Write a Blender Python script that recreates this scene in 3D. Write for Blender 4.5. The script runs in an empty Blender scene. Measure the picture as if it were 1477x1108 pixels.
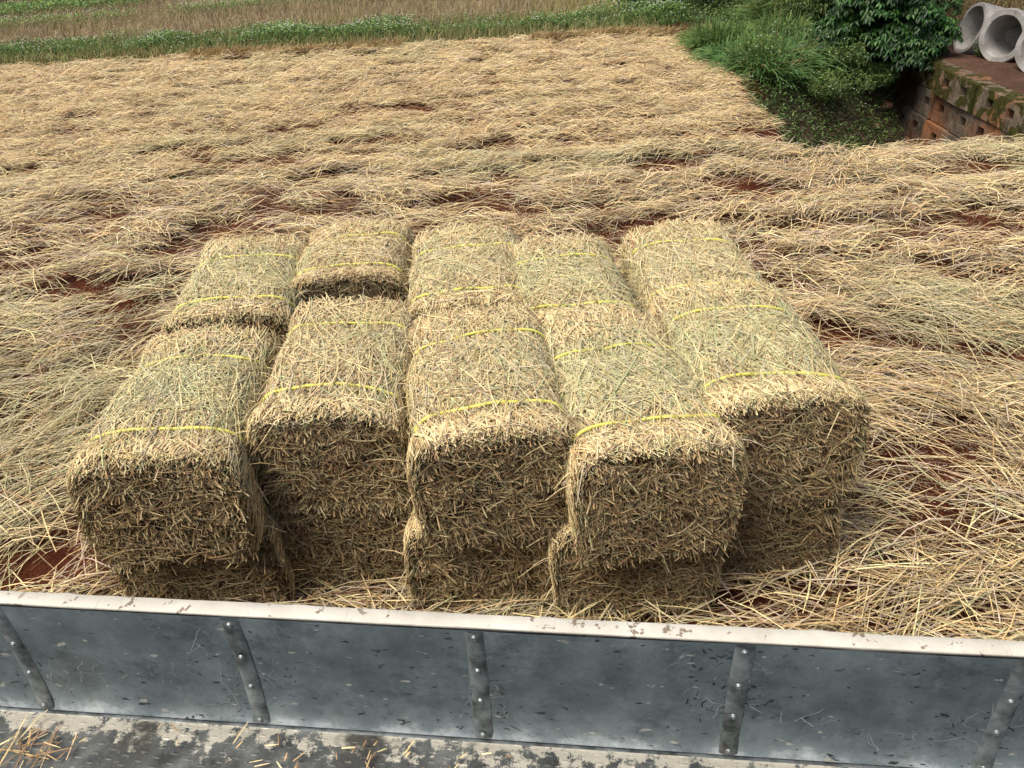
import bpy, math, numpy as np
from mathutils import Vector, Matrix
RNG = np.random.default_rng(7)
R = math.radians
SC = bpy.context.scene
COL = SC.collection

# ------------------------------------------------------------------ helpers
def tag(o, label=None, cat=None, group=None, kind=None):
    if label: o['label'] = label
    if cat: o['category'] = cat
    if group: o['group'] = group
    if kind: o['kind'] = kind
    return o

def thing(name, label, cat, loc=(0, 0, 0), rot=(0, 0, 0), group=None):
    o = bpy.data.objects.new(name, None)
    o.empty_display_size = 0.1
    COL.objects.link(o); o.location = loc; o.rotation_euler = rot
    return tag(o, label, cat, group)

def unit(v):
    return v / np.maximum(np.linalg.norm(v, axis=-1, keepdims=True), 1e-9)

_lat = {}
def vn(x, y, seed=0):
    """smooth value noise, 0..1"""
    if seed not in _lat:
        _lat[seed] = np.random.default_rng(1000 + seed).random((256, 256))
    L = _lat[seed]
    x = np.asarray(x, float); y = np.asarray(y, float)
    xi = np.floor(x).astype(int); yi = np.floor(y).astype(int)
    fx = x - xi; fy = y - yi
    fx = fx * fx * (3 - 2 * fx); fy = fy * fy * (3 - 2 * fy)
    a = L[xi % 256, yi % 256]; b = L[(xi + 1) % 256, yi % 256]
    c = L[xi % 256, (yi + 1) % 256]; d = L[(xi + 1) % 256, (yi + 1) % 256]
    return (a * (1 - fx) + b * fx) * (1 - fy) + (c * (1 - fx) + d * fx) * fy

def fbm(x, y, seed=0, octv=3):
    s = 0; a = 0.5; t = 0
    for k in range(octv):
        s = s + a * vn(x * 2 ** k + 17.3 * k, y * 2 ** k + 5.1 * k, seed + k); t += a; a *= 0.5
    return s / t

def sstep(a, b, x):
    t = np.clip((x - a) / (b - a), 0, 1)
    return t * t * (3 - 2 * t)

class MB:
    """collects vertices, polygons and per-vertex colours; build() links ONE mesh object"""
    def __init__(self):
        self.v = []; self.f = []; self.n = []; self.c = []; self.nv = 0
    def add(self, v, f, c=(1, 1, 1)):
        v = np.asarray(v, float).reshape(-1, 3)
        f = np.asarray(f, int)
        self.f.append((f + self.nv).ravel()); self.n.append(np.full(len(f), f.shape[1], int))
        c = np.asarray(c, float)
        if c.ndim == 1: c = np.broadcast_to(c, (len(v), 3))
        self.c.append(c); self.v.append(v); self.nv += len(v)
    def mesh(self, name, mat, smooth=True):
        me = bpy.data.meshes.new(name)
        v = np.concatenate(self.v); f = np.concatenate(self.f); n = np.concatenate(self.n); c = np.concatenate(self.c)
        me.vertices.add(len(v)); me.vertices.foreach_set('co', v.astype(np.float32).ravel())
        me.loops.add(len(f)); me.loops.foreach_set('vertex_index', f.astype(np.int32))
        me.polygons.add(len(n))
        me.polygons.foreach_set('loop_start', np.concatenate([[0], np.cumsum(n)[:-1]]).astype(np.int32))
        me.polygons.foreach_set('use_smooth', np.full(len(n), smooth))
        at = me.color_attributes.new('col', 'BYTE_COLOR', 'POINT')
        cc = np.ones((len(v), 4), np.float32); cc[:, :3] = np.clip(c, 0, 1)
        at.data.foreach_set('color', cc.ravel())
        me.update(calc_edges=True)
        me.materials.append(mat)
        return me
    def build(self, name, mat, parent=None, smooth=True):
        o = bpy.data.objects.new(name, self.mesh(name, mat, smooth))
        COL.objects.link(o)
        if parent: o.parent = parent
        return o
    def box(self, x0, x1, y0, y1, z0, z1, c=(1, 1, 1)):
        v = [(x, y, z) for x in (x0, x1) for y in (y0, y1) for z in (z0, z1)]
        f = [(0, 1, 3, 2), (4, 6, 7, 5), (0, 4, 5, 1), (2, 3, 7, 6), (0, 2, 6, 4), (1, 5, 7, 3)]
        self.add(v, f, c)

def strands(mb, pts, width, up, col, tip=0.55, darkroot=None):
    """straws or blades: pts (n,K,3), a roof-shaped cross-section of three vertices at each point"""
    n, K, _ = pts.shape
    t = np.gradient(pts, axis=1) if K > 2 else np.repeat((pts[:, 1:] - pts[:, :1]), 2, axis=1)
    t = unit(t)
    up = np.broadcast_to(np.asarray(up, float), pts.shape)
    side = unit(np.cross(t, up)); nn = np.cross(side, t)
    prof = np.interp(np.linspace(0, 1, K), [0, .15, .8, 1], [.8, 1, 1, tip])
    w = (np.asarray(width).reshape(-1, 1) * prof)[..., None] * 0.5
    V = np.stack([pts - side * w, pts + nn * w * 0.8, pts + side * w], axis=2)   # n,K,3,3
    idx = np.arange(n * K * 3).reshape(n, K, 3)
    q1 = np.stack([idx[:, :-1, 0], idx[:, :-1, 1], idx[:, 1:, 1], idx[:, 1:, 0]], -1).reshape(-1, 4)
    q2 = np.stack([idx[:, :-1, 1], idx[:, :-1, 2], idx[:, 1:, 2], idx[:, 1:, 1]], -1).reshape(-1, 4)
    c = np.repeat(np.repeat(np.asarray(col)[:, None, :], K, 1)[:, :, None, :], 3, 2)
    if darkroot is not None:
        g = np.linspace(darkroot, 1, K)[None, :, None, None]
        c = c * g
    mb.add(V.reshape(-1, 3), np.concatenate([q1, q2]), c.reshape(-1, 3))

def leaves(mb, p, d, nrm, L, W, col, fold=.25, droop=.0):
    """folded lozenge leaves: base, two sides, tip"""
    d = unit(d); s = unit(np.cross(d, nrm)); n2 = np.cross(s, d)
    L = np.asarray(L).reshape(-1, 1); W = np.asarray(W).reshape(-1, 1)
    mid = p + d * L * .45
    V = np.stack([p, mid + s * W * .5 + n2 * W * fold, p + d * L - n2 * L * droop, mid - s * W * .5 + n2 * W * fold], 1)
    n = len(p); i = np.arange(n * 4).reshape(n, 4)
    c = np.repeat(np.asarray(col)[:, None, :], 4, 1)
    mb.add(V.reshape(-1, 3), np.concatenate([i[:, [0, 1, 2]], i[:, [0, 2, 3]]]), c.reshape(-1, 3))

def palette(n, cols, wts, jit=.12, rng=RNG):
    cols = np.array(cols); w = np.array(wts, float); w /= w.sum()
    k = rng.choice(len(cols), n, p=w)
    return cols[k] * (1 + rng.normal(0, jit, (n, 1))) * (1 + rng.normal(0, .03, (n, 3)))

def tube(mb, path, r, seg=8, c=(1, 1, 1), closed=False):
    path = np.asarray(path, float); K = len(path); r = np.broadcast_to(r, (K,))
    t = unit(np.gradient(path, axis=0)); ref = np.array([0, 0, 1.]) if abs(t[0, 2]) < .8 else np.array([1., 0, 0])
    s = unit(np.cross(t, ref)); u = np.cross(s, t)
    a = np.linspace(0, 2 * np.pi, seg, endpoint=False)
    V = path[:, None] + r[:, None, None] * (np.cos(a)[None, :, None] * s[:, None] + np.sin(a)[None, :, None] * u[:, None])
    i = np.arange(K * seg).reshape(K, seg); j = np.roll(i, -1, 1)
    mb.add(V.reshape(-1, 3), np.stack([i[:-1], j[:-1], j[1:], i[1:]], -1).reshape(-1, 4), c)

# ---------------------------------------------------------------- materials
class NT:
    def __init__(self, name):
        self.m = bpy.data.materials.new(name); self.m.use_nodes = True
        self.t = self.m.node_tree; self.t.nodes.clear()
        self.out = self.n('ShaderNodeOutputMaterial')
    def n(self, ty, **kw):
        nd = self.t.nodes.new(ty)
        for k, v in kw.items():
            if k in nd.inputs: nd.inputs[k].default_value = v
            else: setattr(nd, k, v)
        return nd
    def l(self, a, b): self.t.links.new(a, b)
    def noise(self, scale, detail=4, rough=.55, vec=None, dist=0.):
        nd = self.n('ShaderNodeTexNoise'); nd.inputs['Scale'].default_value = scale
        nd.inputs['Detail'].default_value = detail; nd.inputs['Roughness'].default_value = rough
        nd.inputs['Distortion'].default_value = dist
        if vec is None: vec = self.obj()
        self.l(vec, nd.inputs['Vector']); return nd.outputs['Fac']
    def obj(self):
        if not hasattr(self, 'tc'): self.tc = self.n('ShaderNodeTexCoord')
        return self.tc.outputs['Object']
    def mapv(self, sc=(1, 1, 1), rot=(0, 0, 0)):
        mp = self.n('ShaderNodeMapping'); mp.inputs['Scale'].default_value = sc; mp.inputs['Rotation'].default_value = rot
        self.l(self.obj(), mp.inputs['Vector']); return mp.outputs['Vector']
    def ramp(self, fac, stops):
        r = self.n('ShaderNodeValToRGB'); e = r.color_ramp.elements
        while len(e) < len(stops): e.new(0.5)
        for k, (p, c) in enumerate(stops):
            e[k].position = p; e[k].color = (*c, 1) if not isinstance(c, (int, float)) else (c, c, c, 1)
        self.l(fac, r.inputs['Fac']); return r.outputs['Color']
    def mix(self, fac, a, b, mode='MIX'):
        m = self.n('ShaderNodeMix'); m.data_type = 'RGBA'; m.blend_type = mode
        for s, v in ((m.inputs[0], fac), (m.inputs[6], a), (m.inputs[7], b)):
            if isinstance(v, (int, float)): s.default_value = v if s.type == 'VALUE' else (v, v, v, 1)
            elif isinstance(v, tuple): s.default_value = (*v, 1)
            else: self.l(v, s)
        return m.outputs[2]
    def attr(self):
        a = self.n('ShaderNodeAttribute'); a.attribute_name = 'col'; return a.outputs['Color']
    def bsdf(self, color, rough=.7, metal=0., spec=.4, bump=None, bstr=.3, bdist=.01):
        b = self.n('ShaderNodeBsdfPrincipled')
        for s, v in (('Base Color', color), ('Roughness', rough), ('Metallic', metal), ('Specular IOR Level', spec)):
            if isinstance(v, (int, float)): b.inputs[s].default_value = v
            elif isinstance(v, tuple): b.inputs[s].default_value = (*v, 1)
            else: self.l(v, b.inputs[s])
        if bump is not None:
            bp = self.n('ShaderNodeBump'); bp.inputs['Strength'].default_value = bstr; bp.inputs['Distance'].default_value = bdist
            self.l(bump, bp.inputs['Height']); self.l(bp.outputs['Normal'], b.inputs['Normal'])
        self.b = b; self.l(b.outputs['BSDF'], self.out.inputs['Surface']); return b

def m_straw():
    t = NT('straw')
    nz = t.ramp(t.noise(60, 3), [(.3, .72), (.7, 1.2)])
    c = t.mix(1., t.attr(), nz, 'MULTIPLY')
    t.bsdf(c, .62, 0, .25)
    return t.m
def m_core():
    t = NT('packed_straw')
    c = t.ramp(t.noise(90, 4, .7), [(.3, (.05, .032, .015)), (.55, (.17, .11, .05)), (.8, (.36, .25, .12))])
    t.bsdf(c, .9, 0, .1, bump=t.noise(120, 3), bstr=.8, bdist=.01)
    return t.m
def m_leaf(name='leaf', trans=.3, rough=.5):
    t = NT(name)
    nz = t.ramp(t.noise(25, 3), [(.3, .75), (.7, 1.2)])
    c = t.mix(1., t.attr(), nz, 'MULTIPLY')
    b = t.bsdf(c, rough, 0, .35)
    tr = t.n('ShaderNodeBsdfTranslucent'); t.l(c, tr.inputs['Color'])
    mx = t.n('ShaderNodeMixShader'); mx.inputs[0].default_value = trans
    t.l(b.outputs[0], mx.inputs[1]); t.l(tr.outputs[0], mx.inputs[2]); t.l(mx.outputs[0], t.out.inputs['Surface'])
    return t.m
def m_ground():
    t = NT('ground_soil')
    n1 = t.ramp(t.noise(2.2, 6, .6), [(.3, .65), (.7, 1.25)])
    n2 = t.ramp(t.noise(30, 5, .7), [(.25, .45), (.75, 1.4)])
    c = t.mix(1., t.mix(1., t.attr(), n1, 'MULTIPLY'), n2, 'MULTIPLY')
    t.bsdf(c, .92, 0, .15, bump=t.noise(26, 8, .7), bstr=.9, bdist=.05)
    return t.m
def m_twine():
    t = NT('twine')
    w = t.n('ShaderNodeTexWave'); w.inputs['Scale'].default_value = 60; w.inputs['Distortion'].default_value = 2
    t.l(t.obj(), w.inputs['Vector'])
    c = t.ramp(w.outputs['Fac'], [(0, (.60, .56, .07)), (1, (.80, .77, .20))])
    t.bsdf(c, .45, 0, .4, bump=w.outputs['Fac'], bstr=.3, bdist=.002)
    return t.m
def m_sheet():
    t = NT('galvanised_sheet')
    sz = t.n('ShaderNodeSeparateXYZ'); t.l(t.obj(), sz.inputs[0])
    hr = t.ramp(sz.outputs['Z'], [(.68, .30), (.715, .13), (.78, .0), (.90, .0), (.96, .06), (.985, .08)])  # pale foot and top: sky reflection painted into the base colour
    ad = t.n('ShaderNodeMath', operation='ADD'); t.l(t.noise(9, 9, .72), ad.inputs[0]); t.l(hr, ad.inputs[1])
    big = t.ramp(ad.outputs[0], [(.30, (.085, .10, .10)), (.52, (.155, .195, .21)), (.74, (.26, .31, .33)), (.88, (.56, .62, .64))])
    # spatter of dark grime and pale scuffs
    smudge = t.ramp(t.noise(7, 9, .8, t.mapv((1, 1, 1.3))), [(.53, 0.), (.62, 1.)])
    c = t.mix(t.ramp(smudge, [(0, 0.), (1, .42)]), big, (.022, .03, .032))
    dab = t.ramp(t.noise(42, 3, .6, t.mapv((.7, 1, 1.5))), [(.645, 0.), (.68, 1.)])
    c = t.mix(dab, c, (.035, .042, .045))
    fleck = t.ramp(t.noise(24, 3, .5, t.mapv((1, 1, 2.2), (0, .4, 0))), [(.665, 0.), (.69, 1.)])
    c = t.mix(fleck, c, (.45, .46, .40))
    rough = t.ramp(t.noise(14, 5, .6), [(.3, .34), (.7, .60)])
    t.bsdf(c, rough, .50, .5, bump=t.noise(9, 4, .5), bstr=.12, bdist=.01)
    return t.m
def m_strap():
    t = NT('strap_steel')
    c = t.ramp(t.noise(16, 5, .65), [(.35, (.06, .07, .07)), (.5, (.20, .23, .235)), (.65, (.36, .40, .41))])
    c = t.mix(t.ramp(t.noise(30, 4), [(.6, 0.), (.72, .6)]), c, (.07, .045, .03))
    t.bsdf(c, .45, .7, .5, bump=t.noise(60, 3), bstr=.15, bdist=.003)
    return t.m
def m_bolt():
    t = NT('bolt_zinc')
    t.bsdf(t.ramp(t.noise(200, 3), [(.3, (.16, .17, .17)), (.7, (.38, .40, .40))]), .42, .8, .5)
    return t.m
def m_cream():
    t = NT('worn_cream_paint')
    c = t.ramp(t.noise(9, 5, .6), [(.3, (.47, .44, .36)), (.7, (.66, .63, .54))])
    chip = t.ramp(t.noise(38, 5, .65), [(.60, 0.), (.63, 1.)])
    c = t.mix(chip, c, (.22, .17, .12))
    spot = t.ramp(t.noise(14, 2, .4), [(.72, 0.), (.74, 1.)])
    c = t.mix(spot, c, (.24, .17, .12))
    line = t.ramp(t.noise(1, 3, .5, t.mapv((70, 4, 4), (0, 0, .6))), [(.68, 0.), (.70, .5), (.72, 0.)])
    c = t.mix(line, c, (.3, .28, .22))
    t.bsdf(c, .55, 0, .4, bump=t.noise(50, 4), bstr=.25, bdist=.004)
    return t.m
def m_floor():
    t = NT('worn_bed_floor')
    v = t.obj()
    sx = t.n('ShaderNodeSeparateXYZ'); t.l(v, sx.inputs[0])
    base = t.ramp(t.noise(12, 6, .65), [(.35, (.025, .029, .03)), (.5, (.08, .088, .086)), (.7, (.18, .19, .18))])
    # cream paint survives near the side board (local y close to 0)
    mr = t.n('ShaderNodeMapRange'); mr.inputs[1].default_value = -.16; mr.inputs[2].default_value = -.03
    mr.inputs[3].default_value = -.22; mr.inputs[4].default_value = .12
    t.l(sx.outputs['Y'], mr.inputs[0])
    ad = t.n('ShaderNodeMath', operation='ADD'); t.l(mr.outputs[0], ad.inputs[0]); t.l(t.noise(30, 6, .75), ad.inputs[1])
    paint = t.ramp(ad.outputs[0], [(.55, 0.), (.60, 1.)])
    c = t.mix(paint, base, (.42, .40, .33))
    c = t.mix(t.ramp(t.noise(6, 4, .6), [(.56, 0.), (.64, .9)]), c, (.03, .028, .024))
    c = t.mix(t.ramp(t.noise(150, 2), [(.62, 0.), (.70, .5)]), c, (.25, .19, .12))
    # raised tread lozenges
    def tread(rot):
        w = t.n('ShaderNodeTexVoronoi'); w.inputs['Scale'].default_value = 1; w.inputs['Randomness'].default_value = 0
        t.l(t.mapv((22, 70, 1), (0, 0, rot)), w.inputs['Vector'])
        return t.ramp(w.outputs['Distance'], [(.25, 1.), (.38, 0.)])
    tr = t.mix(1., tread(.785), tread(-.785), 'LIGHTEN')
    c = t.mix(t.mix(1., tr, .25, 'MULTIPLY'), c, (.38, .39, .37))
    hgt = t.mix(.35, tr, t.noise(60, 5, .7))
    t.bsdf(c, t.ramp(t.noise(18, 4), [(.3, .4), (.7, .75)]), .25, .45, bump=hgt, bstr=.6, bdist=.006)
    return t.m
def m_block():
    t = NT('block_concrete')
    st = t.noise(3.2, 6, .65, t.mapv((6, 6, 1)))
    c = t.ramp(t.noise(7, 6, .65), [(.3, (.07, .058, .042)), (.6, (.17, .145, .11)), (.8, (.28, .25, .2))])
    rust = t.ramp(t.noise(1.3, 4, .6), [(.49, 0.), (.60, .8)])
    c = t.mix(rust, c, (.27, .115, .05))
    c = t.mix(t.ramp(st, [(.54, 0.), (.66, .8)]), c, (.04, .033, .026))
    c = t.mix(t.ramp(t.noise(4.1, 5, .6), [(.62, 0.), (.7, .55)]), c, (.40, .36, .30))
    at = t.attr(); sp = t.n('ShaderNodeSeparateColor'); t.l(at, sp.inputs[0])
    ms = t.n('ShaderNodeMath', operation='ADD'); t.l(sp.outputs[1], ms.inputs[0]); t.l(t.noise(5, 5, .6), ms.inputs[1])
    moss = t.ramp(ms.outputs[0], [(.98, 0.), (1.16, 1.)])
    mc = t.ramp(t.noise(22, 4), [(.3, (.018, .018, .004)), (.7, (.06, .062, .012))])
    c = t.mix(moss, c, mc)
    tint = t.ramp(sp.outputs[2], [(.45, (.50, .50, .52)), (.7, (1., .92, .86)), (1., (1.25, 1.15, 1.05))])
    c = t.mix(1., c, tint, 'MULTIPLY')
    t.bsdf(c, .9, 0, .2, bump=t.noise(24, 7, .7), bstr=.7, bdist=.03)
    return t.m
def m_concrete():
    t = NT('pipe_concrete')
    c = t.ramp(t.noise(5, 6, .6), [(.3, (.20, .19, .175)), (.6, (.34, .33, .31)), (.8, (.47, .46, .43))])
    c = t.mix(t.ramp(t.noise(9, 5, .6, t.mapv((1, 1, 2.2))), [(.58, 0.), (.66, .7)]), c, (.10, .095, .085))
    c = t.mix(1., c, t.attr(), 'MULTIPLY')
    t.bsdf(c, .85, 0, .25, bump=t.noise(40, 5), bstr=.4, bdist=.01)
    return t.m
def m_bark():
    t = NT('bark')
    t.bsdf(t.ramp(t.noise(20, 4, .6, t.mapv((3, 3, .5))), [(.3, (.035, .025, .018)), (.7, (.12, .10, .07))]), .9, 0, .2,
           bump=t.noise(40, 4), bstr=.5, bdist=.01)
    return t.m
def m_stone():
    t = NT('field_stone')
    t.bsdf(t.ramp(t.noise(9, 5), [(.3, (.14, .07, .04)), (.7, (.36, .2, .12))]), .9, 0, .2, bump=t.noise(20, 5), bstr=.5, bdist=.02)
    return t.m
def m_rubber():
    t = NT('rubber'); t.bsdf(t.ramp(t.noise(30, 3), [(.3, (.012, .012, .012)), (.7, (.035, .033, .03))]), .8, 0, .3); return t.m
def m_scuff():
    t = NT('scuffs')
    t.bsdf(t.mix(1., t.attr(), t.ramp(t.noise(80, 3), [(.3, .6), (.7, 1.2)]), 'MULTIPLY'), .55, .3, .3)
    return t.m
MS, MC, ML, MG, MT = m_straw(), m_core(), m_leaf(), m_ground(), m_twine()
MGR = m_leaf('grass', .35, .6)
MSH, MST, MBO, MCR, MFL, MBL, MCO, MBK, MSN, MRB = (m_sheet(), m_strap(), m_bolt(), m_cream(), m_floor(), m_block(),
                                                   m_concrete(), m_bark(), m_stone(), m_rubber())

# ---------------------------------------------------------------- terrain
def wallx(y): return 5.36 + (y - 10.4) * .055                 # line of the retaining wall
def edge_x(y): return 2.74 - .20 * sstep(9.8, 6.8, y) + .16 * (fbm(y * 1.3, y * 0 + 3.3, 40) - .5) * 2
def edge_y(x): return 6.68 + .12 * (fbm(x * 1.1, x * 0 + 9.3, 41) - .5) * 2
def in_field(x, y):
    return (y < edge_y(x)) | ((x < edge_x(y)) & (y < 12.85 + .1 * np.sin(x * .9)))
def d_field(x, y):
    """about how far outside the straw field a point lies (0 inside)"""
    dx = np.maximum(x - edge_x(y), 0); dy = np.maximum(y - edge_y(x), 0)
    a = np.minimum(dx, dy)
    return np.where((dx > 0) & (dy > 0), a, 0)
def terrain(x, y):
    x = np.asarray(x, float); y = np.asarray(y, float)
    z = .03 * (fbm(x * 1.2, y * 1.2, 1) - .5) + .035 * (fbm(x * 5, y * 5, 2) - .5)
    bank = (8.9 + .95 * (x - 2.75)) - y + .5 * (fbm(x * 1.1, y * 1.1, 5) - .5)
    gully = sstep(.0, .38, d_field(x, y)) * sstep(-.5, 1.8, bank)
    # the gully also cuts in under the grass at the foot of the field edge
    rise = sstep(11.8, 15.5, y) * sstep(2.9, 5.0, x) * .45 + sstep(16, 40, y) * .9 * sstep(2.0, 7.0, x)
    veg = sstep(.0, .5, d_field(x, y)) * .12 * (fbm(x * 1.7, y * 1.7, 8))
    z2 = z - 1.12 * gully + rise + veg * (1 - gully)
    wx = wallx(y)
    terr = sstep(.03, .12, x - wx) * (y > edge_y(x)) * (y < 10.9)
    terr = np.maximum(terr, sstep(.1, .8, x - 5.5) * sstep(10.6, 10.9, y))
    zt = .045 + .04 * (fbm(x * 2, y * 2, 12) - .5) + sstep(11.0, 14.5, y) * .55
    return z2 * (1 - terr) + zt * terr

def axis(lo, hi, step, far):
    a = np.arange(lo, hi + 1e-6, step)
    o = np.cumsum(step * 1.22 ** np.arange(1, 60)); o = o[o < far]
    return np.concatenate([lo - o[::-1], a, hi + o])
xs = axis(-7, 8, .07, 900); ys = axis(.6, 15.5, .07, 900)
X, Y = np.meshgrid(xs, ys, indexing='ij')
Z = terrain(X, Y)
far = np.sqrt(X ** 2 + Y ** 2)
Z = Z + sstep(60, 400, far) * 6 * fbm(X * .006, Y * .006, 30)
fld = in_field(X, Y)
ring = (Y > 13.4) & ~((X > 2.6))
colg = np.zeros(X.shape + (3,)); colg[:] = (.060, .066, .022)                    # grassy by default
colg[fld] = (.135, .038, .017)                                                 # red earth under the straw
dfl = d_field(X, Y)
g = (dfl > 0) & (Z < -.25); colg[g] = (.12, .08, .05)                         # mud of the gully
g = (dfl > 0) & (dfl < .35) & (Z > -.8) & ~fld; colg[g] = (.11, .035, .016)
g = (X > wallx(Y) + .05) & (Y > 6.7) & (Y < 11.3); colg[g] = (.125, .068, .044)   # terrace of red earth
g = (Y > 14.8) & (X < 2.6); colg[g] = (.27, .20, .11)
g = (Y < .8); colg[g] = (.115, .032, .016)
mb = MB(); nx, ny = X.shape; I = np.arange(nx * ny).reshape(nx, ny)
mb.add(np.stack([X, Y, Z], -1), np.stack([I[:-1, :-1], I[1:, :-1], I[1:, 1:], I[:-1, 1:]], -1).reshape(-1, 4), colg.reshape(-1, 3))
tag(mb.build('ground', MG), kind='structure')

# ---------------------------------------------------------------- straw on the field
PALE, TAN, GREY, GREEN, BROWN, DARK = (.67, .55, .30), (.50, .37, .175), (.50, .42, .30), (.46, .475, .25), (.30, .185, .095), (.13, .08, .04)
def ridge(y, x):
    """heaped rows of straw running across the view"""
    u = y + .22 * np.sin(x * .55 + 1.1) + .5 * (fbm(x * .35, y * .35, 21) - .5)
    return .5 + .5 * np.cos(u * 2 * np.pi / .78)
def heap(x, y):
    amp = np.interp(y, [0, 2, 6.4, 7.2, 14], [.04, .045, .055, .018, .015])
    h = amp * ridge(y, x) * (.1 + 1.4 * fbm(x * 1.1, y * 1.6, 22)) + .06 * fbm(x * 3.1, y * 4.4, 23) * np.interp(y, [6, 8], [.9, .35])
    h = h + .04 * sstep(.45, .0, np.abs(y - 12.6)) * sstep(-5, -3.5, x)
    h = h * (1 - .55 * sstep(.5, .1, edge_y(x) - y) * (x > 2.2))
    return h
def cover(x, y):
    """how thickly the earth is covered, 0..1"""
    n = fbm(x * 1.3, y * 2.6, 25); n2 = fbm(x * 3.2, y * 5.6, 26)
    c = .235 + .22 * (ridge(y, x) - .5) + 1.5 * (n - .5) + 4.2 * (n2 - .5)
    c = c - .07 * sstep(3, 4, y) * sstep(7, 6.3, y)
    c = c + np.interp(y, [0, 5.4, 6.9, 8.2], [0, .0, .22, .5])
    rut = sstep(.05, .02, np.abs(y - 8.95 - .04 * np.sin(x * 1.3) - .12 * (fbm(x * 1.5, x * 0, 27) - .5))) * (x > -2.2) * (x < 1.6)
    rut2 = sstep(.045, .02, np.abs(y - 10.35 - .03 * x - .1 * (fbm(x * 1.5, x * 0 + 4, 28) - .5))) * (x > -.2) * (x < 2.4)
    n3 = fbm(x * 1.1, y * 4.2, 29)
    spots = sstep(.66, .76, n3) * .8
    u = y + .06 * np.sin(x * .8) + .10 * (fbm(x * .6, y * .3, 38) - .5)
    line = sstep(.055, .015, np.abs(np.mod(u / .47, 1) - .5) * .47) * sstep(.40, .52, fbm(x * .9, np.floor(u / .47) * 3.7, 39)) * .95
    spots = np.maximum(spots, line)
    return np.clip(c, .05, 1) * (1 - .9 * np.maximum(np.maximum(rut, rut2), spots * (y > 7)))
def flow(x, y):
    near = sstep(5.2, 3.2, y)
    a = near * (R(46) * sstep(-.5, -1.3, x) - R(50) * sstep(.9, 1.8, x)) + (1 - near) * R(8)
    a = a + (fbm(x * .55, y * .75, 31) - .5) * R(140) * np.interp(y, [0, 3.5, 5.5, 7.5], [.6, .7, .8, .3])
    a = a + (fbm(x * 2.4, y * 2.4, 33) - .5) * R(130) * np.interp(y, [0, 6, 8], [1, .7, .3])
    a = a + sstep(5.5, 7, y) * R(6) * np.sign(-x)
    return a
def field_straw(mb, x0f, x1f, y0, y1, per_m2, nb, Lm, wd, K, spread, rng, lift=.045, pal=None):
    """bundles of nearly parallel straws strewn over a stretch of field; x0f/x1f give the sides at depth y"""
    area = (y1 - y0) * ((x1f(y0) - x0f(y0)) + (x1f(y1) - x0f(y1))) / 2
    n = int(area * per_m2 / nb)
    y = y0 + (y1 - y0) * rng.random(n * 2)
    w = (x1f(y) - x0f(y)); y = y[rng.random(n * 2) < w / w.max()][:n]
    n = len(y); x = x0f(y) + (x1f(y) - x0f(y)) * rng.random(n)
    k = in_field(x, y) & (rng.random(n) < cover(x, y)); x = x[k]; y = y[k]; n = len(x)
    a = flow(x, y) + rng.normal(0, R(24), n) * np.interp(y, [5, 8], [1, .7]) + np.where(rng.random(n) < np.interp(y, [5, 8], [.2, .1]), rng.uniform(-1.5, 1.5, n), 0)
    off = rng.random(n) ** 1.5 * lift
    tone = 1 + rng.normal(0, .15, n)
    grn = sstep(.5, .8, fbm(x * .9, y * .9, 35))
    # expand into straws
    m = n * nb
    rep = lambda q: np.repeat(q, nb)
    A = rep(a) + rng.normal(0, R(spread), m); sx = rng.normal(0, .07, m); sy = rng.normal(0, .035, m)
    ca, sa = np.cos(rep(a)), np.sin(rep(a))
    px = rep(x) + sx * ca - sy * sa; py = rep(y) + sx * sa + sy * ca
    L = Lm * (.45 + .75 * rng.random(m)); bend = rng.normal(0, .055, m) * L
    s = np.linspace(-.5, .5, K)[None]
    cx_, sx_ = np.cos(A)[:, None], np.sin(A)[:, None]
    lat = bend[:, None] * (s * s * 4 - .3) * .5
    qx = px[:, None] + s * L[:, None] * cx_ - lat * sx_
    qy = py[:, None] + s * L[:, None] * sx_ + lat * cx_
    zc = np.maximum(terrain(px, py)[:, None], terrain(qx, qy) - .02)
    hz = heap(qx, qy) * .2 + heap(px, py)[:, None] * .8
    pit = rng.normal(0, .17, m)[:, None] * s * L[:, None]
    arch = (rng.random(m)[:, None] ** 2) * .05 * (1 - s * s * 4)
    z = np.maximum(zc + hz * .9 + (rep(off) + rng.random(m) * .015)[:, None] + pit + arch * 1., terrain(qx, qy) + .004)
    P = np.stack([qx, qy, z], -1)
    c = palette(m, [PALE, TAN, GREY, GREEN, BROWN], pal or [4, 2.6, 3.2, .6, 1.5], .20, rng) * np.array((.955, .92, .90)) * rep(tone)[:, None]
    c = c * (.36 + .74 * sstep(0, lift * .55, rep(off) + rng.random(m) * .02 - .006))[:, None]  # low straws darker: shade between straws painted into their colour
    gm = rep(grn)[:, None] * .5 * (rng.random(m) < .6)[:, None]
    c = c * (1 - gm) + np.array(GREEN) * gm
    strands(mb, P, wd * (.6 + .7 * rng.random(m)), (0, 0, 1), c)

xl = lambda y: -.72 * (y + .6) - .9
xr = lambda y: .72 * (y + .6) + .7
rg = np.random.default_rng(3)
mb = MB()
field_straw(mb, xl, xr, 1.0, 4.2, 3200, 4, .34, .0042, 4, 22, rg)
field_straw(mb, xl, xr, 4.0, 7.0, 2900, 4, .27, .0052, 4, 24, rg)
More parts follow.
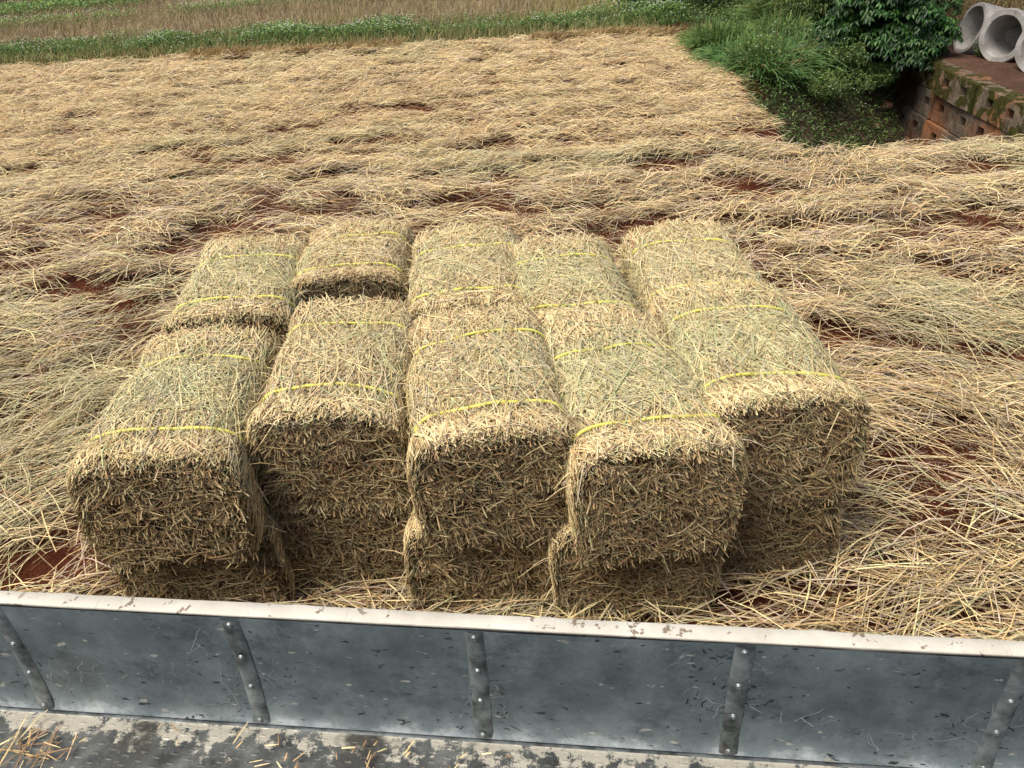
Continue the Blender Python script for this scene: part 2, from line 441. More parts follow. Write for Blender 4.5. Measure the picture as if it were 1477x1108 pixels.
# short broken chaff on the bare earth
n = 110000; y = 1.0 + 6 * rg.random(n) ** .8; x = rg.uniform(-1, 1, n) * (.72 * y + 1.2); k = in_field(x, y) & (fbm(x * 5, y * 5, 46) > .38); x, y = x[k], y[k]; n = len(x)
a = rg.uniform(0, 3.15, n); L = .010 + .07 * rg.random(n) ** 2.5; t = np.linspace(-.5, .5, 2)[None]
qx = x[:, None] + t * (L * np.cos(a))[:, None]; qy = y[:, None] + t * (L * np.sin(a))[:, None]
strands(mb, np.stack([qx, qy, np.maximum(terrain(qx, qy), terrain(x, y)[:, None]) + .003 + .004 * rg.random((n, 1))], -1), .0032 * (.6 + .9 * rg.random(n)), (0, 0, 1),
        palette(n, [BROWN, TAN, GREY, DARK], [3, 1.6, 1.2, 2], .2, rg))
o = mb.build('cut_straw', MS)
tag(o, 'loose cut straw in heaped rows over red earth around the bales', 'straw', kind='stuff')
mb = MB()
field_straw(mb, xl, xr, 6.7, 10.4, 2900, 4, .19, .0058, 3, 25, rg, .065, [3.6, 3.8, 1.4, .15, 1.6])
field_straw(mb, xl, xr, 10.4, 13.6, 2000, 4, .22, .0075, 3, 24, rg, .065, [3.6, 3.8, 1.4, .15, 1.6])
# straw left standing along the far edge
n = 5200; x = rg.uniform(-4.6, 2.7, n); y = 12.75 + rg.normal(0, .07, n)
x = x[fbm(x * .9, x * 0 + 2, 44) > .40]; n = len(x); y = y[:n]
ln = .10 + .20 * rg.random(n) * fbm(x * .8, x * 0, 45); dx = rg.normal(.05, .05, n); dy = rg.normal(-.06, .05, n)
s = np.linspace(0, 1, 4)[None]
P = np.stack([x[:, None] + dx[:, None] * s ** 2, y[:, None] + dy[:, None] * s ** 2 - .03 * s, (terrain(x, y) + heap(x, y) * .4)[:, None] + ln[:, None] * s * (1.15 - .3 * s)], -1)
strands(mb, P, np.full(n, .008), (0, -1, 0), palette(n, [PALE, TAN, BROWN], [4, 3, 1], .12, rg))
o = mb.build('far_cut_straw', MS)
tag(o, 'flattened golden straw on the far half of the field, up to the weeds', 'straw', kind='stuff')

# ---------------------------------------------------------------- bales
BW, BL, BH = .475, .745, .390
def bale_mesh(seed, green=.3, brown=0., nsurf=5600, nfront=3600, nback=1500, ex=9.):  # brown: browner straw mix, plus painted shade on flanks and ends
    rng = np.random.default_rng(seed)
    phi = np.linspace(0, 2 * np.pi, 721)
    c_, s_ = np.cos(phi), np.sin(phi)
    cx = BW / 2 * np.sign(c_) * np.abs(c_) ** (2 / ex); cz = BH / 2 * np.sign(s_) * np.abs(s_) ** (2 / (ex * .8))
    cz = cz + (.024 * (1 - (2 * cx / BW) ** 2)) * sstep(-.02, .12, cz)
    arc = np.concatenate([[0], np.cumsum(np.hypot(np.diff(cx), np.diff(cz)))]); per = arc[-1]
    nxn = np.gradient(cz); nzn = -np.gradient(cx); nl = np.hypot(nxn, nzn) + 1e-9; nxn /= nl; nzn /= nl
    sd = seed * 3 % 90
    def surf(s, y, off=0.):
        s = np.mod(s, per)
        x = np.interp(s, arc, cx); z = np.interp(s, arc, cz); a = np.interp(s, arc, nxn); b = np.interp(s, arc, nzn)
        cin = .020 * (np.exp(-((y - .20) / .04) ** 2) + np.exp(-((y + .235) / .04) ** 2))
        lump = .030 * (fbm(x * 5 + 40, y * 4 + 9 + z * 5, 50 + sd % 20) - .5)
        endr = .004 * sstep(BL / 2 - .12, BL / 2, np.abs(y))
        o = off - cin + lump + endr
        return np.stack([x + a * o, y + 0 * x, z + b * o], -1), np.stack([a, 0 * a, b], -1)
    out = MB()
    # core
    ns, nyy = 72, 26
    S, YY = np.meshgrid(np.linspace(0, per, ns, endpoint=False), np.linspace(-BL / 2 + .012, BL / 2 - .012, nyy), indexing='ij')
    V, _ = surf(S, YY, -.012)
    I = np.arange(ns * nyy).reshape(ns, nyy); J = np.roll(I, -1, 0)
    core = MB()
    core.add(V, np.stack([I[:, :-1], J[:, :-1], J[:, 1:], I[:, 1:]], -1).reshape(-1, 4))
    for e, yy in ((0, -1), (nyy - 1, 1)):
        ringv = V[:, e]
        vs = []
        for k, f_ in enumerate((1, .8, .55, .28)):
            q = ringv.copy(); q[:, 0] *= f_; q[:, 2] *= f_; q[:, 1] += yy * .02 * (1 - f_ ** 2); vs.append(q)
        vs = np.stack(vs); kk = np.arange(4 * ns).reshape(4, ns); k2 = np.roll(kk, -1, 1)
        core.add(vs, np.stack([kk[:-1], k2[:-1], k2[1:], kk[1:]], -1).reshape(-1, 4))
        core.add(vs[3], np.arange(ns)[None])
    # straws lying on the flanks and the top
    n = nsurf
    s0 = rng.uniform(-.10, .60, n) * per; s0 = np.where(rng.random(n) < .45, rng.uniform(.04, .46, n) * per, s0)
    y0 = rng.uniform(-BL / 2, BL / 2, n)
    a = np.where(rng.random(n) < .62, rng.normal(np.pi / 2, .62, n), rng.uniform(0, np.pi, n))
    L = .14 + .34 * rng.random(n); off = -.006 + .022 * rng.random(n) ** 1.6; near_t = np.minimum(np.abs(y0 - .20), np.abs(y0 + .235)); off = off * (.35 + .65 * sstep(.0, .08, near_t))
    t = np.linspace(-.5, .5, 4)[None]; bd = rng.normal(0, .09, n)[:, None] * L[:, None] * (t * t * 4)
    ss = s0[:, None] + t * L[:, None] * np.cos(a)[:, None] - bd * np.sin(a)[:, None]
    yy = y0[:, None] + t * L[:, None] * np.sin(a)[:, None] + bd * np.cos(a)[:, None]
    lim = BL / 2 + .012 + .028 * rng.random((n, 1)) ** 2
    yy = yy - np.maximum(yy.max(1, keepdims=True) - lim, 0); yy = yy + np.maximum(-lim - yy.min(1, keepdims=True), 0)
    ok = (yy.max(1) - yy.min(1) + ss.max(1) - ss.min(1)) > .035
    ss, yy, off = ss[ok], yy[ok], off[ok]; n = len(off)
    offs = off[:, None] + rng.normal(0, .003, (n, 4)) + (np.abs(t) > .4) * (rng.random((n, 1)) < .18) * rng.random((n, 1)) * .022
    P, N = surf(ss, yy, offs)
    over = np.maximum(np.abs(P[..., 1]) - BL / 2, 0)
    P[..., 2] -= over * .5 * sstep(0, .1, P[..., 2]); P[..., 0] -= over * .3 * np.sign(P[..., 0])
    c = palette(n, [PALE, TAN, GREY, GREEN, BROWN], [5, 2.6, 1.6, 1.0 + 2.5 * green, .7 + 1.2 * brown], .16, rng)
    c = c * (.50 + .56 * sstep(-.005, .007, off))[:, None] * (1 - .45 * (brown if nsurf < 5000 else 0))  # painted shade: deep-lying straws darker, lower bales' flanks dimmed by brown
    ctr = sstep(.30, .05, np.abs(P[:, 1, 1] + .02)) * sstep(-.02, .12, P[:, 1, 2]) * fbm(P[:, 1, 0] * 4, P[:, 1, 1] * 4, sd) * 1.6
    gm = (green * ctr)[:, None] * .75
    c = c * (1 - gm) + np.array((.42, .47, .25)) * gm * (1 + rng.normal(0, .12, (n, 1)))
    strands(out, P, .0034 * (.6 + .7 * rng.random(n)), N, c)
    # cut ends
    for sgn, cnt in ((-1, nfront), (1, nback)):
        rr = rng.random(cnt) ** .46; q = rng.random(cnt) * per
        bx = np.interp(q, arc, cx) * rr * .985; bz = np.interp(q, arc, cz) * rr * .985
        fl = np.floor((bz + .03 * np.sin(bx * 11 + seed) + .05 * (fbm(bx * 12 + 9, bz * 12 + 9, sd + 4) - .5)) / .07 + rng.normal(0, .25, cnt))           # pressed flakes
        dep = BL / 2 + .006 + .008 * (1 - rr ** 2) + .006 * np.sin(fl * 2.3 + seed) - .020 * rng.random(cnt)
        dep = dep - .026 * sstep(.54, .72, fbm(bx * 15 + 20, bz * 19 + 20, sd + 3)) - .02 * (rng.random(cnt) < .2)
        ang = rng.normal(-.9, .9, cnt) + 2.4 * (fbm(bx * 14 + 5, bz * 14 + 7, sd + 5) - .5) * 2; tt = .3 + 1.7 * rng.random(cnt) ** 1.1
        d = np.stack([np.cos(ang) * tt, np.full(cnt, sgn * .75), np.sin(ang) * tt * .8], -1)
        top = sstep(.80, .97, rr) * (bz > .06)
        d[:, 2] = d[:, 2] * (1 - top) - .25 * top; d[:, 0] *= (1 - .3 * top)
        d = unit(d)
        L = .020 + .036 * rng.random(cnt) ** 1.3 + (rng.random(cnt) < .09) * .06 * rng.random(cnt)
        p0 = np.stack([bx, sgn * dep, bz], -1) - d * L[:, None] * .35
        p1 = p0 + d * L[:, None]; pm = (p0 + p1) / 2 + rng.normal(0, .003, (cnt, 3))
        P = np.stack([p0, pm, p1], 1)
        up = np.stack([rng.normal(0, .5, cnt), np.full(cnt, sgn * 1.), .7 + rng.normal(0, .3, cnt)], -1)[:, None]
        c = palette(cnt, [(.66, .49, .25), (.52, .36, .17), (.40, .26, .125), (.50, .42, .22), (.2, .125, .06), PALE], [3.4, 3, 2.0, 1.6, .8, 1.6 * (1 - brown * .8)], .2, rng)
        c *= (.50 + .27 * sstep(.3, 1., rr) * (bz > -.02))[:, None] * (1 - .38 * brown)  # brown also dims the cut ends, painting in their shade
        strands(out, P, .0036 * (.5 + .9 * rng.random(cnt)), up, c, tip=.9)
    # long stalks lying flat across the cut end
        m = 420 if sgn < 0 else 160
        q = rng.random(m) * per; rr = rng.random(m) ** .5 * .86; a = rng.uniform(-1.7, .9, m); L = .04 + .11 * rng.random(m) ** 1.5
        t = np.linspace(-.5, .5, 4)[None]; bnd = rng.normal(0, .12, m)[:, None] * L[:, None] * (t * t * 4 - .5)
        x_ = (np.interp(q, arc, cx) * rr)[:, None] + t * (L * np.cos(a))[:, None] - bnd * np.sin(a)[:, None]
        z_ = (np.interp(q, arc, cz) * rr)[:, None] + t * (L * np.sin(a))[:, None] + bnd * np.cos(a)[:, None]
        y_ = sgn * (BL / 2 + .012 + .014 * rng.random((m, 1)) + t * rng.normal(0, .012, (m, 1)))
        x_ = np.clip(x_, -BW / 2, BW / 2); z_ = np.clip(z_, -BH / 2, BH / 2)
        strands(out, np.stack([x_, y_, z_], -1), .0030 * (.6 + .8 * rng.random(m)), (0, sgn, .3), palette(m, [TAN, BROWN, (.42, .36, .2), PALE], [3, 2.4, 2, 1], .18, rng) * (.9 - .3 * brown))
    # fringe: straws spilling over the front and back rims
    n = 950
    s0 = rng.uniform(-.04, .54, n) * per; sg = np.where(rng.random(n) < .66, -1, 1)
    t = np.linspace(0, 1, 4)[None]; L = .07 + .08 * rng.random(n)
    over = .000 + .026 * rng.random(n) ** 1.3
    yy = sg[:, None] * (BL / 2 - L[:, None] + over[:, None] + L[:, None] * t)
    ss = s0[:, None] + rng.normal(0, .055, n)[:, None] * t
    P, N = surf(ss, yy, (.003 + .013 * rng.random(n))[:, None] * np.ones(4))
    ov = np.maximum(np.abs(P[..., 1]) - BL / 2 + .02, 0)
    P[..., 2] += (sg[:, None] > 0) * ov * .6 * (P[..., 2] > .08)
    P[..., 2] -= ov ** 1.0 * (.15 + .5 * rng.random((n, 1))) * sstep(-.02, .1, P[..., 2])
    strands(out, P, .0045 * (.7 + .6 * rng.random(n)), N, palette(n, [PALE, TAN, BROWN], [5, 3, 1], .12, rng))
    # wisps standing off the flanks
    n = 520
    s0 = rng.uniform(-.1, .6, n) * per; y0 = rng.uniform(-BL / 2, BL / 2, n); P0, N = surf(s0, y0, 0.)
    d = unit(N * .5 + rng.normal(0, .6, (n, 3))); L = .03 + .10 * rng.random(n) ** 2
    t = np.linspace(0, 1, 3)[None, :, None]
    P = P0[:, None] + d[:, None] * L[:, None, None] * t - np.array([0, 0, .03])[None, None] * t ** 2 * (L / .08)[:, None, None]
    strands(out, P, np.full(n, .0032), (0, 0, 1), palette(n, [PALE, GREY, TAN], [4, 2, 2], .12, rng))
    twines = []
    for ty, amp in ((-.235, 1), (.20, -1)):
        ph = np.linspace(0, per, 120); w = ty + .012 * np.sin(ph / per * 2 * np.pi + seed) + .004 * np.sin(ph * 23 + seed)
        offt = .0125 + .003 * np.sin(ph * 31 + seed) - .007 * (1 - sstep(.06, .16, ph / per) * sstep(.44, .34, ph / per)) + .0095
        V, _ = surf(ph, w, offt)
        tm = MB(); tube(tm, V, .0056 if ty < 0 else .0046, 6); twines.append(tm)
    return out, core, twines

bales = [  # x, y of the front end, z of the underside, turn, tilt, green, brown (tone and painted shade), label, group
 (-1.065, 1.80, .335, 3.0, 1, .40, 0, 'front left corner of the upper layer, overhanging a dark gap'),
 (-1.08, 2.66, .345, 5.0, 0, .45, 0, 'rear left corner of the upper layer, slightly askew'),
 (-.580, 1.955, .350, 0.5, 3, .15, .3, 'upper front row, second from left, with a dark left edge'),
 (-.665, 2.95, .350, 1.5, 0, .0, 1, 'tan upper one at the rear whose shaded end shows across a gap'),
 (-.055, 1.79, .365, 5.0, -1, .25, .3, 'middle of the upper front row'),
 (-.150, 2.640, .350, 2.5, 0, .20, 0, 'middle of the upper rear row'),
 (.410, 1.715, .345, 7.0, 1, .45, 0, 'upper front row, second from right, nearest the truck'),
 (.265, 2.475, .345, 4.0, 0, .45, 0, 'upper rear row, second from right, beside a dark gap'),
 (.825, 1.895, .365, 2.0, 0, .60, 0, 'greenest topped, right end of the upper front row'),
 (.785, 2.60, .335, 0.0, 0, .25, 0, 'right end of the upper rear row'),
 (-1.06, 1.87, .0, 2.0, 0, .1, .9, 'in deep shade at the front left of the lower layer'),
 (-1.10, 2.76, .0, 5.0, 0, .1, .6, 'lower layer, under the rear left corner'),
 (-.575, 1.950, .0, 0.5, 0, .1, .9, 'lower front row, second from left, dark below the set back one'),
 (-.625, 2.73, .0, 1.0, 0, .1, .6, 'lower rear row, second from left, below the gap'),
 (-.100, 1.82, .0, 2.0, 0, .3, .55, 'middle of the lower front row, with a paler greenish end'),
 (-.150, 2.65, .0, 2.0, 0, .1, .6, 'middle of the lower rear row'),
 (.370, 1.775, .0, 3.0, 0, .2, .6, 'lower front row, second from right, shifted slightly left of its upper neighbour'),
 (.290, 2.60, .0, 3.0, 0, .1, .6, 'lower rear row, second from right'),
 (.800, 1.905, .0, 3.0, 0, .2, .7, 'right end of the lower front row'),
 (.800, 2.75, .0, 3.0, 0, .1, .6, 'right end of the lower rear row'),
]
shared = {}
for i, (bx, by, bz, yaw, tilt, gr, br, lab) in enumerate(bales):
    low = i >= 10
    t = thing('straw_bale', 'straw bale, ' + lab, 'straw bale', (bx, by, bz + BH / 2 + .005), (R(0), R(tilt), R(yaw)), 'straw bales stacked in two layers')
    if low: t.scale = (1.07, 1, 1)
    if i == 3: t.scale = (1, .76, 1)
    key = ('low', i % 4 // 2 if i not in (14, 16) else i) if low else i
    if key not in shared:
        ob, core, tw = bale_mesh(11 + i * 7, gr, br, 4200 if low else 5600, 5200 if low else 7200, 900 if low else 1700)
        # all geometry is built about the bale's centre; shift so that the front end is at y = 0
        for m_ in [ob, core] + tw:
            m_.v = [np.asarray(q).reshape(-1, 3) + (0, BL / 2, 0) for q in m_.v]
        shared[key] = (ob.mesh('straw', MS), core.mesh('core', MC), [w.mesh('twine', MT) for w in tw])
    ms, mc, mt = shared[key]
    for nm, me in (('straw_covering', ms), ('packed_core', mc), ('twine', mt[0]), ('twine', mt[1])):
        c = bpy.data.objects.new(nm, me); COL.objects.link(c); c.parent = t

# ---------------------------------------------------------------- truck bed
TR = thing('truck_bed', 'open metal truck bed in the foreground with a cream topped side board', 'truck bed', (-.088, .932, 0), (0, 0, R(-7.37)))
ZF, ZT = .68, .985
# side board: one sheet rolled at the foot and slightly dished
zz = np.array([ZF - .004, ZF + .003, ZF + .012, ZF + .03, ZF + .06, ZF + .11, ZF + .17, ZF + .23, ZF + .27, ZT - .003])
yy = np.array([-.013, -.0095, -.0065, -.004, -.002, .0005, .002, .002, .001, .0])
xx = np.linspace(-1.75, 1.75, 121)
mb = MB(); A, B = np.meshgrid(xx, np.arange(len(zz)), indexing='ij')
wv = .0022 * (fbm(A * 4, B * .6, 60) - .5) * 2 - .002 * np.abs(np.sin((A / .4655) * np.pi)) ** .5
V = np.stack([A, yy[B] + wv * sstep(0, 3, B), zz[B] + .0], -1)
I = np.arange(A.size).reshape(A.shape)
mb.add(V, np.stack([I[:-1, :-1], I[1:, :-1], I[1:, 1:], I[:-1, 1:]], -1).reshape(-1, 4))
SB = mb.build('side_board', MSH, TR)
mb = MB(); mb.box(-1.75, 1.75, .0315, .034, ZF - .06, ZT - .02); mb.build('outer_skin', MCR, TR, False)
r3 = np.random.default_rng(77)
def scuffs(mb, n, L0, L1, w, col, ang, sd_, zlo=ZF + .02, zhi=ZT - .02, cl=0, jit=.2, bend=.12):
    x = r3.uniform(-1.7, 1.7, n); z = r3.uniform(zlo, zhi, n)
    if cl:
        cx0 = r3.uniform(-1.7, 1.7, cl); cz0 = r3.uniform(zlo + .05, zhi - .03, cl); k = r3.integers(0, cl, n)
        x = cx0[k] + r3.normal(0, .05, n); z = cz0[k] + r3.normal(0, .025, n)
    a = r3.normal(ang, sd_, n); L = L0 + (L1 - L0) * r3.random(n) ** 2.2; t = np.linspace(-.5, .5, 5)[None]
    b = r3.normal(0, bend, n)[:, None] * L[:, None] * (t * t * 4) + r3.normal(0, .03, (n, 5)) * L[:, None]
    qx = x[:, None] + t * (L * np.cos(a))[:, None] - b * np.sin(a)[:, None]
    qz = np.clip(z[:, None] + t * (L * np.sin(a))[:, None] + b * np.cos(a)[:, None], zlo, zhi)
    qy = np.interp(qz, zz, yy) - .0009
    c = np.tile(np.array(col), (n, 1)) * (1 + r3.normal(0, jit, (n, 1)))
    m_ = MB(); strands(m_, np.stack([qx, qy, qz], -1), w * (.4 + 1.1 * r3.random(n)), (0, -1, 0), c, tip=.2)
    V = m_.v[0]; V[:, 1] = np.interp(V[:, 2], zz, yy) - .0009 - .0004 * r3.random()
    mb.add(V, m_.f[0].reshape(-1, 4), m_.c[0])
smb = MB()
scuffs(smb, 520, .006, .10, .0010, (.36, .39, .39), .6, .9, bend=.05)
scuffs(smb, 200, .01, .14, .0009, (.40, .43, .42), -1.0, .5, bend=.04)
scuffs(smb, 620, .003, .026, .0026, (.03, .038, .04), .3, .9, cl=34)
scuffs(smb, 420, .003, .018, .0015, (.04, .05, .052), .2, .8)
scuffs(smb, 120, .004, .03, .0015, (.04, .048, .05), .1, .5, ZF + .02, ZF + .07)
scuffs(smb, 70, .003, .012, .0034, (.40, .41, .36), .6, .9, jit=.1)
scuffs(smb, 140, .01, .05, .0012, (.36, .38, .37), .9, .8, cl=9, bend=.2)
smb.build('scuff_marks', m_scuff(), SB)
# cream rail: rounded box section with slightly uneven edges
prof = np.array([(.003, ZT - .004), (.0015, ZT - .003), (.001, ZT + .002), (.0025, ZT + .003), (.031, ZT + .003), (.033, ZT + .001), (.0335, ZT - .004), (.0335, ZT - .032), (.003, ZT - .032)])
xx = np.linspace(-1.76, 1.76, 241); mb = MB()
A, B = np.meshgrid(xx, np.arange(len(prof)), indexing='ij')
jog = .0016 * (fbm(A * 9, B * .7, 61) - .5) * 2 + .003 * sstep(.02, .01, np.abs(np.mod(A + .1, .4655) - .23)) * ((B == 5) | (B == 6))
V = np.stack([A, prof[B, 0] + jog, prof[B, 1] + .0012 * (fbm(A * 7, B * .5, 62) - .5)], -1)
I = np.arange(A.size).reshape(A.shape); J = np.roll(I, -1, 1)
mb.add(V, np.stack([I[:-1], I[1:], J[1:], J[:-1]], -1).reshape(-1, 4)); mb.build('top_rail', MCR, TR)
for k in range(-3, 4):
    x0 = k * .4655 + (.004 if k % 2 else -.003); mb = MB()
    zs = np.linspace(ZF + .001, ZT - .006, 9); ys = np.interp(zs, zz, yy) - .0015
    w = .0115
    pr = np.array([(-w - .006, .0005), (-w - .003, -.0015), (-w, -.0025), (-w * .8, -.0036), (w * .8, -.0036), (w, -.0025), (w + .003, -.0015), (w + .006, .0005)])
    V = np.stack([np.stack([x0 + pr[:, 0], y_ + pr[:, 1], np.full(8, z_)], -1) for y_, z_ in zip(ys, zs)])
    I = np.arange(72).reshape(9, 8)
    mb.add(V, np.stack([I[:-1, :-1], I[:-1, 1:], I[1:, 1:], I[1:, :-1]], -1).reshape(-1, 4))
    st = mb.build('strap', MST, TR)
    for fz in (.03, .35, .64, .955):
        z0 = zs[0] + fz * (zs[-1] - zs[0]); yb = np.interp(z0, zs, ys) - .0034
        mb = MB(); rr = [(.0072, 0), (.0072, -.001), (.0050, -.0016), (.0047, -.0029), (.0034, -.0041), (.0016, -.0046), (.0016, -.0038), (.0001, -.0038)]
        a = np.linspace(0, 2 * np.pi, 14, endpoint=False)
        V = np.stack([np.stack([x0 + r_ * np.cos(a), np.full(14, yb + d_), z0 + r_ * np.sin(a)], -1) for r_, d_ in rr])
        I = np.arange(len(rr) * 14).reshape(len(rr), 14); J = np.roll(I, -1, 1)
        mb.add(V, np.stack([I[:-1], J[:-1], J[1:], I[1:]], -1).reshape(-1, 4)); mb.build('bolt', MBO, st)
# floor plate
xx = np.linspace(-1.75, 1.75, 141); yv = np.concatenate([[-.021, -.023, -.027], np.linspace(-.036, -1.75, 70)])
A, B = np.meshgrid(xx, yv, indexing='ij')
zf = ZF - .001 + .004 * (fbm(A * 3, B * 3, 63) - .5) * sstep(-.04, -.15, B) - .004 * (B > -.032)
mb = MB(); I = np.arange(A.size).reshape(A.shape)
mb.add(np.stack([A, B, zf], -1), np.stack([I[:-1, :-1], I[:-1, 1:], I[1:, 1:], I[1:, :-1]], -1).reshape(-1, 4))
mb.build('bed_floor', MFL, TR)
mb = MB(); mb.box(-1.75, 1.75, -1.75, .03, ZF - .05, ZF - .010); mb.build('floor_frame', MST, TR, False)
mb = MB(); mb.box(-1.75, 1.75, -1.80, -1.765, ZF - .05, ZT); mb.build('opposite_side_board', MCR, TR, False)
for y0 in (-.55, -1.25):
    mb = MB(); mb.box(-1.7, 1.7, y0, y0 + .07, ZF - .17, ZF - .052); mb.build('chassis_beam', MST, TR, False)
for x0 in (-.9, 1.0):
    for y0 in (-.22, -1.55):
        mb = MB(); a = np.linspace(0, 2 * np.pi, 33)
        ringp = [(.17, -.08), (.25, -.085), (.27, -.06), (.27, .06), (.25, .085), (.17, .08)]
        V = np.stack([np.stack([x0 + r_ * np.cos(a), np.full(33, y0 + d_), .272 + r_ * np.sin(a)], -1) for r_, d_ in ringp])
        I = np.arange(6 * 33).reshape(6, 33); mb.add(V, np.stack([I[:-1, :-1], I[:-1, 1:], I[1:, 1:], I[1:, :-1]], -1).reshape(-1, 4))
        wh = mb.build('wheel', MRB, TR)
        mb = MB(); ringp = [(.001, -.03), (.06, -.05), (.12, -.02), (.165, -.06), (.171, -.06), (.171, .06), (.05, .04), (.001, .04)]
        V = np.stack([np.stack([x0 + r_ * np.cos(a), np.full(33, y0 + d_), .272 + r_ * np.sin(a)], -1) for r_, d_ in ringp])
        I = np.arange(8 * 33).reshape(8, 33); mb.add(V, np.stack([I[:-1, :-1], I[:-1, 1:], I[1:, 1:], I[1:, :-1]], -1).reshape(-1, 4))
        mb.build('rim', MST, wh)
# straw scraps dropped on the bed
M = TR.matrix_basis.copy(); Mn = np.array(Matrix.Translation(TR.location) @ TR.rotation_euler.to_matrix().to_4x4())
def on_bed(lx, ly, lz): return np.stack([lx, ly, lz], -1) @ Mn[:3, :3].T + Mn[:3, 3]
mb = MB(); r2 = np.random.default_rng(12)
for (cx0, cy0, sx_, sy_, n, Lm) in ((-.90, -.115, .045, .03, 34, .075), (-.40, -.10, .06, .03, 16, .022), (-.22, -.075, .05, .025, 12, .02), (-.02, -.09, .1, .03, 8, .016), (0, -.8, .9, .3, 200, .05), (-.7, -.08, .4, .04, 16, .014)):
    px = cx0 + r2.normal(0, sx_, n); py = np.minimum(cy0 + r2.normal(0, sy_, n), -.045); a = r2.normal(1.1, .8, n); L = Lm * (.5 + r2.random(n))
    s = np.linspace(-.5, .5, 3)[None]
    P = on_bed(px[:, None] + s * L[:, None] * np.cos(a)[:, None], np.minimum(py[:, None] + s * L[:, None] * np.sin(a)[:, None], -.028), ZF + .0065 + (.012 * r2.random(n))[:, None] * (1 + s))
    strands(mb, P, .003 * (.6 + .8 * r2.random(n)), (0, 0, 1), palette(n, [PALE, TAN, BROWN], [3, 3, 2], .15, r2))
tag(mb.build('straw_scraps', MS), 'broken bits of straw scattered on the truck bed floor', 'straw scraps', kind='stuff')

# ---------------------------------------------------------------- retaining wall
WL = thing('retaining_wall', 'mossy retaining wall of pierced concrete blocks stained rusty orange, below the pipes', 'wall', (wallx(6.8), 6.8, 0))
wd = unit(np.array([.055, 1., 0])); wn = np.array([-wd[1], wd[0], 0])      # along the wall, and out of its face
BLn, BHt = 1.0, .31
def block(u0, top, proud, moss, seed, ln=BLn):
    r_ = np.random.default_rng(seed)
    us = np.array([0, .18, .33, .62, .77, 1]) * (ln - .03) + .015; vs = np.array([0, .40, .74, 1]) * (BHt - .014)
    j = lambda s_=.004: r_.normal(0, s_)
    mb = MB()
    def pt(u, v, d):
        q = wd * (u0 + u) + wn * d; return (q[0], q[1], top - BHt + v)
    pv = proud + r_.normal(0, .008)
    G = [[pt(u + (j() if 0 else 0), v, pv + j(.003)) for v in vs] for u in us]
    cc = [0, moss, r_.uniform(.45, 1.)]
    V = []; F = []
    def quad(a, b, c, d): n = len(V); V.extend([a, b, c, d]); F.append((n, n + 1, n + 2, n + 3))
    for i in range(5):
        for k in range(3):
            if i in (1, 3) and k == 1:
                a, b, c, d = G[i][k], G[i + 1][k], G[i + 1][k + 1], G[i][k + 1]
                back = [tuple(np.array(q) - wn * .16) for q in (a, b, c, d)]
                quad(a, b, back[1], back[0]); quad(b, c, back[2], back[1]); quad(c, d, back[3], back[2]); quad(d, a, back[0], back[3]); quad(*back)
            else: quad(G[i][k], G[i + 1][k], G[i + 1][k + 1], G[i][k + 1])
    bk = lambda q: tuple(np.array(q) - wn * .30)
    for i in range(5):
        quad(G[i][3], G[i + 1][3], bk(G[i + 1][3]), bk(G[i][3])); quad(G[i][0], bk(G[i][0]), bk(G[i + 1][0]), G[i + 1][0])
    for k in range(3):
        quad(G[0][k], G[0][k + 1], bk(G[0][k + 1]), bk(G[0][k])); quad(G[5][k], bk(G[5][k]), bk(G[5][k + 1]), G[5][k + 1])
    mb.add(V, F, cc); o = mb.build('block', MBL, WL, False)
    if moss > .4: o['label'] = 'mossy capping block'
    bv = o.modifiers.new('edge', 'BEVEL'); bv.width = .006; bv.segments = 1; bv.limit_method = 'ANGLE'
    return o
sd = 0
for c in range(5):
    top = .05 - c * BHt; shift = (c % 2) * .5 - (.25 if c == 3 else 0)
    for k in range(5):
        u0 = -.15 + shift + k * BLn
        sd += 1
        if u0 > 3.3: continue
        block(u0, top, .03 + .022 * c + (.05 if c == 0 and k < 3 else 0), (.50 if c == 0 else .0), sd)

# ---------------------------------------------------------------- concrete pipes
def pipe(loc, yaw, r, ln, bell, label, grey=1.):
    t = thing('concrete_pipe', label, 'pipe', (loc[0], loc[1], loc[2] + r + (.03 if bell else 0)), (0, R(5 if bell else 15), yaw), 'concrete pipes lying on the terrace')
    th = .055 * r / .32; a = np.linspace(0, 2 * np.pi, 49)
    if bell: pr = [(r - th, ln), (r - th, .10), (r - th, .012), (r - th + .01, 0), (r + .022, 0), (r + .032, .012), (r + .032, .085), (r + .012, .11), (r, .13), (r, ln), (r - th, ln)]
    else: pr = [(r - th, ln), (r - th, .01), (r - th + .008, 0), (r - .008, 0), (r, .01), (r, ln), (r - th, ln)]
    mb = MB()
    V = np.stack([np.stack([np.full(49, x_), r_ * np.cos(a), r_ * np.sin(a)], -1) for r_, x_ in pr])
    V[..., 0] += .006 * np.sin(a * 5)[None] * (np.array([x_ for _, x_ in pr]) < .05)[:, None]
    I = np.arange(len(pr) * 49).reshape(len(pr), 49)
    mb.add(V, np.stack([I[:-1, :-1], I[1:, :-1], I[1:, 1:], I[:-1, 1:]], -1).reshape(-1, 4), (grey, grey, grey))
    o = mb.build('pipe_shell', MCO, t)
    e = o.modifiers.new('e', 'EDGE_SPLIT'); e.split_angle = R(50)
    return t
# local +x runs from the open end into the pipe
pipe((5.90, 10.36, .02), R(-3), .30, 1.3, False, 'grey concrete pipe with a plain thin rim, farthest left by the tree', .85)
pipe((5.94, 9.70, .03), R(24), .265, 1.3, True, 'concrete pipe with a wide collar, in the middle of the pipes', 1.05)
pipe((5.96, 8.98, .03), R(24), .265, 1.3, True, 'concrete pipe cut off by the right edge of the picture', 1.25)

